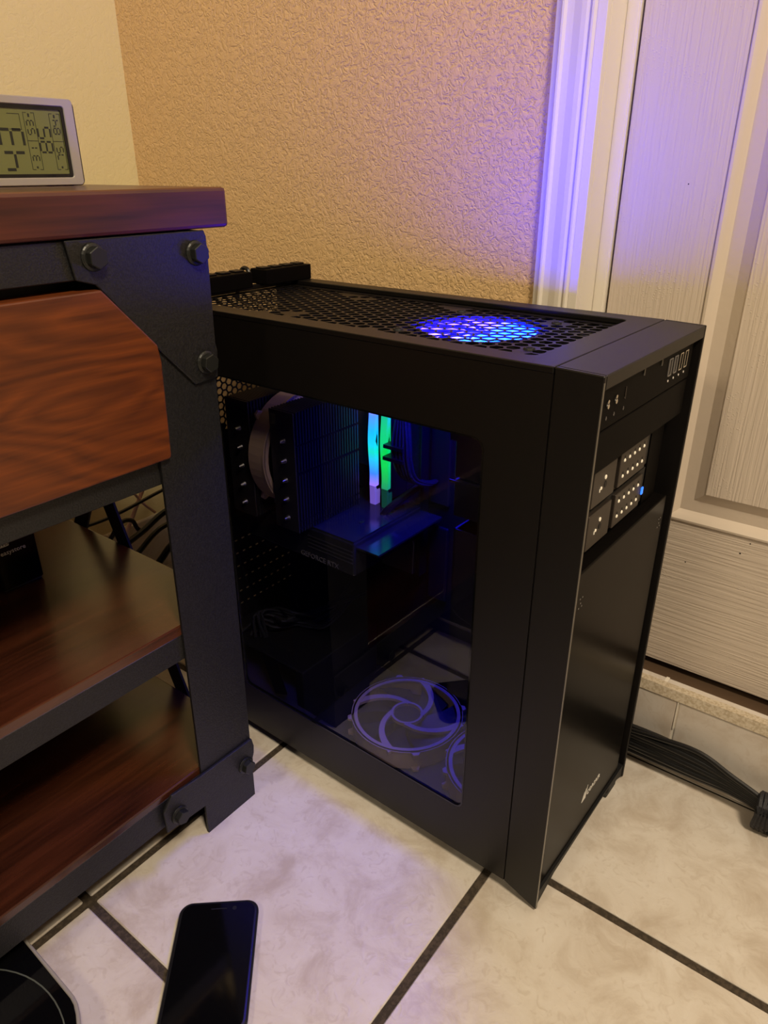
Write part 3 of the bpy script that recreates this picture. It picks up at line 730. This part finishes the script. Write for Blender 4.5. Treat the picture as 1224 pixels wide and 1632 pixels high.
# inside ----------------------------------------------------------
MB().box(-.530, -.145, .2040, .2055, .0200, .560).box(-.145, -.025, .2040, .2055, .0200, .560).build('board_tray', STEELIN, pc)
mb = MB().box(-.532, -.293, .1930, .1950, .213, .517).build('motherboard', PCB, pc)
MB().box(-.531, -.490, .1700, .1930, .360, .500).build('port_cover', HSINK, mb, bevel=.003)
MB().box(-.470, -.380, .1780, .1930, .478, .508).build('power_heatsink', HSINK, mb, bevel=.003)
MB().prism([(-.352, .215), (-.300, .215), (-.298, .262), (-.318, .285), (-.352, .262)], 1, .1850, .1930).build('chipset_heatsink', HSINK, mb, bevel=.001)
for x in (-.348, -.3395, -.329, -.3200, -.3105): 
    pass
for x in (-.3485, -.3390, -.3295, -.3200): MB().box(x - .0030, x + .0030, .1880, .1930, .322, .468).build('memory_slot', BLACK, mb)
for z in (.296, .232): MB().box(-.500, -.400, .1860, .1930, z - .003, z + .003).build('card_slot', BLACK, mb)
b = MB()
for z in (.300, .3055, .311): b.box(-.3120, -.296, .1900, .1930, z, z + .0015)
for x in (-.3085, -.3035, -.2985): b.box(x, x + .0012, .1915, .1930, .268, .286)
b.build('board_traces', HSINK, mb)
for k, (x, gm) in enumerate(((-.3390, RAM1), (-.3200, RAM2))):
    st = MB().prism([(.1890, .3300), (.1890, .4630), (.1560, .4630), (.1520, .4560), (.1540, .4150), (.1520, .4050), (.1555, .3950), (.1520, .3480), (.1560, .3300)], 0, x - .0044, x + .0044).build('memory_stick', STEELIN if k else HSINK, pc, bevel=.0005, seg=1)
    b = MB()
    n = 22
    zz = [.3460 + (.4600 - .3460) * i / n for i in range(n + 1)]
    off = [.0012 * math.sin(i / n * 2.6 * PI + .6) for i in range(n + 1)]
    for i in range(n):
        p = [(x - .0048 + off[i], .1495, zz[i]), (x + .0048 + off[i], .1495, zz[i]), (x + .0046, .1570, zz[i]), (x - .0046, .1570, zz[i])]
        q = [(x - .0048 + off[i + 1], .1495, zz[i + 1]), (x + .0048 + off[i + 1], .1495, zz[i + 1]), (x + .0046, .1570, zz[i + 1]), (x - .0046, .1570, zz[i + 1])]
        P = [b.bm.verts.new(v) for v in p]; Q = [b.bm.verts.new(v) for v in q]
        for a in range(4): b.bm.faces.new((P[a], P[(a + 1) % 4], Q[(a + 1) % 4], Q[a]))
        if i == 0: b.bm.faces.new(P)
        if i == n - 1: b.bm.faces.new(Q)
    b.build('light_bar', gm, st)
    MB().prism([(x - .0045, .3200), (x + .0045, .3200), (x + .0050, .3380), (x + .0030, .3470), (x - .0050, .3500)], 1, .1500, .1600).build('end_cap', CAP1 if k == 0 else CAP2, st, bevel=.0006, seg=1)

# cpu cooler: two fin towers with a tan fan between
cooler = MB().box(-.450, -.360, .1700, .1925, .360, .440).build('cpu_cooler', HSINK, pc, bevel=.002)
for x0, x1, z0, z1 in ((-.388, -.350, .3230, .4670), (-.462, -.422, .3230, .4670)):
    b = MB(); y = .0345; k = 0
    while y < .138:
        for za, zb in ((z0, z0 + .004), (z0 + .0065, z0 + .012), (z0 + .0145, (z0 + z1) / 2 - .002), ((z0 + z1) / 2 + .002, z1 - .040), (z1 - .037, z1)):
            b.box(x0 + (.002 if k % 2 else 0), x1 - (.0012 if k % 2 else 0), y, y + .0008, za, zb)
        y += .0023; k += 1
    b.box(x0 + .006, x1 - .008, .035, .139, z0 + .003, z1 - .002)
    stuff(b.build('cooling_fins', FIN, cooler))
    MB().box(x0, x1, .0300, .0318, z0, z1).build('top_plate', mat('cooler_plate', (.03, .026, .028), .4, .4), cooler, bevel=.0005, seg=1)
    for k in range(5):
        z = z0 + .016 + k * .0235
        b = MB(); b.cyl(((x0 + x1) / 2 + .002, .0300, z), 1, .0036, -.0060, 10, .0014)
        b.build('heat_pipe_end', SILVER, cooler)

def fan(name, c, ax, r, depth, mf, mbld, nb=7, ears=4, strut=4, parent=pc, mhub=None, square=False, hubr=None, bladesoff=.3, ringw=.007, curve=1.45, flat=False):
    """axial fan: ring frame, ears, curved struts, hub and blades. ax = axis index"""
    c = Vector(c); d = Vector((0, 0, 0)); d[ax] = 1
    u = Vector((0, 0, 0)); u[(ax + 1) % 3] = 1; v = d.cross(u)
    def P(rad, ang, h): return c + rad * (math.cos(ang) * u + math.sin(ang) * v) + h * d
    b = MB(); n = 48
    for (ra, rb, h0, h1) in ((r - ringw * .35, r, 0, depth),):
        R_ = [[b.bm.verts.new(P(q, 2 * PI * i / n, h)) for i in range(n)] for q, h in ((ra, h0), (rb, h0), (rb, h1), (ra, h1))]
        for A, B in zip(R_, R_[1:] + R_[:1]):
            for i in range(n): b.bm.faces.new((A[i], A[(i + 1) % n], B[(i + 1) % n], B[i]))
    # flat lip on the face
    R_ = [[b.bm.verts.new(P(q, 2 * PI * i / n, h)) for i in range(n)] for q, h in ((r - ringw, depth), (r + .001, depth), (r + .001, depth - .002), (r - ringw, depth - .002))]
    for A, B in zip(R_, R_[1:] + R_[:1]):
        for i in range(n): b.bm.faces.new((A[i], A[(i + 1) % n], B[(i + 1) % n], B[i]))
    for k in range(ears):
        a = PI / 4 + k * PI / 2
        for h0, h1 in ((0, .003), (depth - .003, depth)):
            A = [b.bm.verts.new(P(q, a + w_, h0)) for q, w_ in ((r - .002, -.10), (r + .006, -.04), (r + .006, .04), (r - .002, .10))]
            B = [b.bm.verts.new(P(q, a + w_, h1)) for q, w_ in ((r - .002, -.10), (r + .006, -.04), (r + .006, .04), (r - .002, .10))]
            b.bm.faces.new(A); b.bm.faces.new(B)
            for i in range(4): b.bm.faces.new((A[i], A[(i + 1) % 4], B[(i + 1) % 4], B[i]))
    root = b.build(name, mf, parent)
    hr = hubr or r * .27
    if strut:
        for k in range(strut):
            a0 = 2 * PI * k / strut + .5
            b = MB(); m_ = 12; L = []; 
            for i in range(m_ + 1):
                t = i / m_; rad = hr * .92 + (r - hr * .92) * t; ang = a0 + curve * t ** .65
                L.append((P(rad, ang, depth - .0005), rad, ang))
            w_ = .0032
            top = []
            for i in range(m_ + 1):
                p0 = L[max(0, i - 1)][0]; p1 = L[min(m_, i + 1)][0]; t_ = (p1 - p0).normalized(); nn = t_.cross(d)
                wi = w_ * (1 + .6 * (i / m_) ** 2)
                top.append([b.bm.verts.new(L[i][0] + nn * wi), b.bm.verts.new(L[i][0] - nn * wi), b.bm.verts.new(L[i][0] - nn * wi - d * .004), b.bm.verts.new(L[i][0] + nn * wi - d * .004)])
            for A, B in zip(top, top[1:]):
                for i in range(4): b.bm.faces.new((A[i], A[(i + 1) % 4], B[(i + 1) % 4], B[i]))
            b.bm.faces.new(top[0]); b.bm.faces.new(top[-1])
            b.build('fan_strut', mf, root)
        b = MB()
        R_ = [[b.bm.verts.new(P(q, 2 * PI * i / n, h)) for i in range(n)] for q, h in ((hr * .86, depth), (hr, depth), (hr, depth - .005), (hr * .86, depth - .005))]
        for A, B in zip(R_, R_[1:] + R_[:1]):
            for i in range(n): b.bm.faces.new((A[i], A[(i + 1) % n], B[(i + 1) % n], B[i]))
        b.build('hub_ring', mf, root)
    hub = MB(); hub.cyl(P(0, 0, .002), ax, hr * .84, depth - .006, 24)
    hub.build('fan_hub', mhub or mbld, root)
    for k in range(nb):
        a0 = 2 * PI * k / nb; b = MB(); rows = []
        for i in range(7):
            t = i / 6; rad = hr * .84 + (r - .0035 - hr * .84) * t
            aw = (2 * PI / nb) * ((.80 - .05 * t) if not flat else .95)
            row = []
            for j in range(4):
                s = j / 3; row.append(b.bm.verts.new(P(rad, a0 + aw * s + .35 * t, .004 + (depth - .010) * ((.25 + .65 * s) if not flat else (1.08 + .22 * s)))))
            rows.append(row)
        for A, B in zip(rows, rows[1:]):
            for j in range(3): b.bm.faces.new((A[j], A[j + 1], B[j + 1], B[j]))
        b.build('fan_blade', mbld, root, smooth=True)
    return root
fan('cooler_fan', (-.419, .092, .4000), 0, .0700, .0260, FANB, FANBR, 7, 4, 0, mhub=FANBR)
fan('top_fan', (-.1800, .1225, .5385), 2, .0640, .0250, BLACK, FANGLOW, 9, 4, 0, mhub=DARKHUB, flat=True)
fan('bottom_fan', (-.2580, .1200, .0205), 2, .0735, .0270, FANB, BLACK, 7, 4, 4, mhub=BLACK, hubr=.0215)
fan('bottom_fan', (-.1060, .1200, .0205), 2, .0735, .0270, FANB, BLACK, 7, 4, 4, mhub=BLACK, hubr=.0215)

# graphics card
gpu = MB().box(-.532, -.289, .0550, .1860, .2750, .3190).build('graphics_card', GPU, pc, bevel=.0025)
MB().box(-.530, -.257, .0600, .1870, .3100, .3125).box(-.530, -.290, .056, .186, .3190, .3205).build('back_plate', GPU, gpu)
b = MB()
for k in range(4): b.box(-.362 + k * .0001, -.291, .0542, .0552, .2920 + k * .0050, .2932 + k * .0050)
b.build('shroud_line', HSINK, gpu)
text('lettering', 'GEFORCE RTX', .0095, GREYI, gpu, (-.3750, .0546, .2775), (1, 0, 0), (0, 0, 1), .0002)
b = MB(); b.cyl((-.3150, .1000, .3205), 2, .0030, .0012, 10); b.cyl((-.3060, .1500, .3205), 2, .0030, .0012, 10); b.cyl((-.362, .080, .3205), 2, .003, .0012, 10); b.build('card_screw', SILVER, gpu)
for k in range(2):
    b = MB(); b.cyl((-.47 + k * .105, .12, .2748), 2, .044, -.0015, 28); b.build('card_fan', BLACK, gpu)

# power supply and loose cabling
psu = MB().box(-.534, -.370, .0400, .1950, .0200, .1060).build('power_supply', BLACK, pc, bevel=.002)
b = MB()
for k in range(12):
    a1, a2, a3 = random.uniform(-.02, .02), random.uniform(-.02, .02), random.uniform(-.015, .015)
    b.tube(spline([(-.485 + a1, .07 + a2, .108), (-.470 + a2, .08 + a3, .135 + a1 * .6), (-.450 + a3, .10 + a1, .128 + a3), (-.430 + a1, .14 + a3, .118 + a2 * .4), (-.400 + a2, .185, .150 + a3)], 6), .0022, 6)
b.build('power_cables', SLEEVE, pc, smooth=True)
# main board cable bundle
b = MB()
for k in range(10):
    ox, oy = .0052 * (k % 5) + .007, .006 * (k // 5)
    b.tube(spline([(-.3050 + ox * .6, .1500 + oy, .4420), (-.3090 + ox, .1440 + oy, .4150), (-.3060 + ox, .1420 + oy, .3930), (-.2960 + ox * .8, .1480 + oy, .3700), (-.2840 + ox * .5, .175 + oy, .3560), (-.276, .2030, .3520)], 6), .0021, 6)
b.build('board_cable', SLEEVE, pc, smooth=True)
for pts in ([(-.3120, .1400, .4080), (-.2840, .1380, .4040)], [(-.3125, .1395, .3930), (-.2830, .1375, .3880)]):
    b = MB(); b.box(pts[0][0], pts[1][0], pts[0][1] - .002, pts[0][1] + .014, pts[0][2] - .0022, pts[0][2] + .0022); b.build('cable_comb', STEELIN, pc)
b = MB(); b.tube(spline([(-.286, .188, .352), (-.300, .150, .334), (-.310, .135, .318), (-.300, .132, .303), (-.285, .150, .296), (-.27, .200, .300)], 8), .0048, 8)
b.build('sleeved_cable', CABLE, pc, smooth=True)
MB().box(-.2915, -.2900, .1860, .2040, .215, .520).build('tray_lip', STEELIN, pc)
MB().box(-.2860, -.2560, .1990, .2042, .320, .450).build('grommet', BLACK, pc, bevel=.004)
MB().box(-.2860, -.2560, .1990, .2042, .180, .290).build('grommet', BLACK, pc, bevel=.004)
MB().box(-.143, -.030, .1720, .2030, .030, .560).build('bay_wall', STEELIN, pc)
MB().box(-.1415, -.1400, .0200, .1720, .4885, .5000).box(-.141, -.03, .0200, .0215, .4870, .4935).box(-.141, -.03, .0200, .0215, .4465, .4490).build('bay_edge', CAGE, pc)
# drive cage standing in the lower front
cage = MB().box(-.140, -.138, .030, .170, .200, .395).box(-.140, -.030, .030, .0315, .200, .395).build('drive_cage', STEELIN, pc)

# hubs on the tower top (world coordinates through the tower turn)
def at(x, y): c1, s1 = math.cos(TW), math.sin(TW); return (c1 * x - s1 * y, s1 * x + c1 * y)
for k, (ya, yb, lab) in enumerate(((.158, .238, 'black box with four flat buttons on the tower, right one, against the wall'), (.048, .134, 'black box with buttons on the tower, left one, half hidden by the desk leg'))):
    bx, by = at(-.529, (ya + yb) / 2)
    h = thing('button_box', lab, 'usb hub', (bx, by, H), 'black button boxes on the rear of the tower', TW)
    L = (yb - ya) / 2
    MB().box(-.0155, .0155, -L, L, 0, .0185).build('body', CASEF, h, bevel=.0012)
    for q in range(4):
        yy = -L + L * 2 * (q + .5) / 4
        MB().box(-.008, .006, yy - .0068, yy + .0068, .0185, .0205).build('button', CASE, h, bevel=.0006, seg=1)
    if k == 1:
        b = MB(); b.tube(spline([(0, L, .010), (0, L + .006, .010), (0, L + .0085, .014), (-.004, L + .009, .020), (-.012, L + .008, .019), (-.020, L + .006, .004), (-.022, L + .005, -.02)], 5), .0026, 8); b.build('lead', CABLE, h, smooth=True)

# ================================================================== FLOOR THINGS
# phone
def place(o, loc, rz): o.location = loc; o.rotation_euler = (0, 0, rz)
ph = thing('mobile_phone', 'black mobile phone lying face up on the floor tiles', 'phone', (0, 0, 0))
pw, pl = .0815, .1330
def rr(wd, ln, r, n=8, bow=.0):
    return rrect(-wd / 2, wd / 2, -ln / 2, ln / 2, r, n)
lev = [(0, .006, .0000), (0, .003, .0018), (0, 0, .0050), (0, 0, .0080), (0, .0012, .0096), (0, .0030, .0102)]
b = MB(); rows = []
for _, i, z in lev: rows.append([b.bm.verts.new((x, y, z)) for x, y in rr(pw - 2 * i, pl - 2 * i, .013 - i * .5)])
n = len(rows[0])
for A, B in zip(rows, rows[1:]):
    for k in range(n): b.bm.faces.new((A[k], A[(k + 1) % n], B[(k + 1) % n], B[k]))
b.bm.faces.new(rows[0][::-1]); b.bm.faces.new(rows[-1])
b.build('body', mat('phone_shell', (.010, .010, .010), .35), ph, smooth=True)
MB().prism(rr(pw - .0075, pl - .0075, .010), 2, .0102, .0105).build('screen', GLOSSB, ph)
b = MB(); b.box(-.008, .008, pl / 2 - .0105, pl / 2 - .0095, .01049, .0107); b.build('earpiece', BLACK, ph)
b = MB(); b.cyl((.016, pl / 2 - .0100, .0105), 2, .0022, .0002, 12); b.build('camera_lens', BOLT, ph)
place(ph, (-.2235, -.2450, 0), math.radians(41.0))

# glossy device at the lower left
dev = thing('glossy_device', 'glossy black flat device with silver rim and thin ring, on the floor by the desk', 'device', (0, 0, 0))
o_ = [(-.42, -.3440), (-.30, -.3465), (-.287, -.3470), (-.279, -.3485), (-.270, -.3520), (-.255, -.3600), (-.235, -.378), (-.222, -.40), (-.215, -.43), (-.215, -.70), (-.42, -.70), (-.46, -.66), (-.46, -.39), (-.45, -.36)]
def inset(pts, d):
    c = Vector((sum(p[0] for p in pts) / len(pts), sum(p[1] for p in pts) / len(pts)))
    return [tuple(Vector(p) + (c - Vector(p)).normalized() * d) for p in pts]
MB().prism(inset(o_, .004), 2, .0005, .0275).build('body', GLOSSB, dev, bevel=.0015)
MB().ringprism(o_, inset(o_, .0035), 2, .0255, .0300).build('rim', SILVP, dev, bevel=.0008, seg=1)
MB().prism(inset(o_, .0036), 2, .0270, .0292).build('top_plate', GLOSSB, dev)
cr = (-.308, -.468); rad = .1090
ring = [(cr[0] + rad * math.cos(2 * PI * k / 64), cr[1] + rad * math.sin(2 * PI * k / 64)) for k in range(64)]
ring2 = [(cr[0] + (rad - .0012) * math.cos(2 * PI * k / 64), cr[1] + (rad - .0012) * math.sin(2 * PI * k / 64)) for k in range(64)]
RNG = (ring, ring2)
MB().ringprism(ring, ring2, 2, .0290, .0296).build('ring_inlay', RING, dev)

# cable bundle along the base tiles on the right
bund = thing('cable_bundle', 'bundle of black cables tied together along the base tiles under the door', 'cables', (.05, .262, 0))
for k in range(7):
    a = random.uniform(-1, 1); dz = .0062 * (k - 3); 
    pts = [(-.30, .262, .012 + .002 * k), (-.12, .264 + .002 * a, .038 + dz * .6), (.0, .266 - .001 * (k % 3), .041 + dz + .001 * a), (.075, .2655 - .002 * (k % 2), .041 + dz * .9), (.12, .2640, .037 + dz * .55), (.160, .2600, .031 + dz * .35), (.20, .255, .020 + dz * .4 + .004), (.27, .250 + .006 * a, .010 + .0012 * k), (.42, .235 + .012 * a, .0065)]
    b = MB(); b.tube(spline(pts, 7), .0038, 8); b.build('cable', CABLE, bund, smooth=True)
b = MB(); b.tube(spline([(-.05, .262, .050), (.03, .262, .062), (.08, .262, .066), (.12, .262, .052), (.16, .259, .040), (.22, .25, .02)], 8), .0032, 8); b.build('cable', CABLE, bund, smooth=True)
b = MB()
for k in range(5):
    x = .156 + k * .0042; q = []
    for i in range(17):
        t = 2 * PI * i / 16; q.append((x + .001 * math.sin(3 * t + k), .2585 + .0165 * math.cos(t), .0245 + .0225 * math.sin(t)))
    b.tube(q, .0034, 6)
b.build('cable_tie', SLEEVE, bund, smooth=True)

# clean helper property
for o in list(bpy.data.objects):
    if '_base' in o: del o['_base']
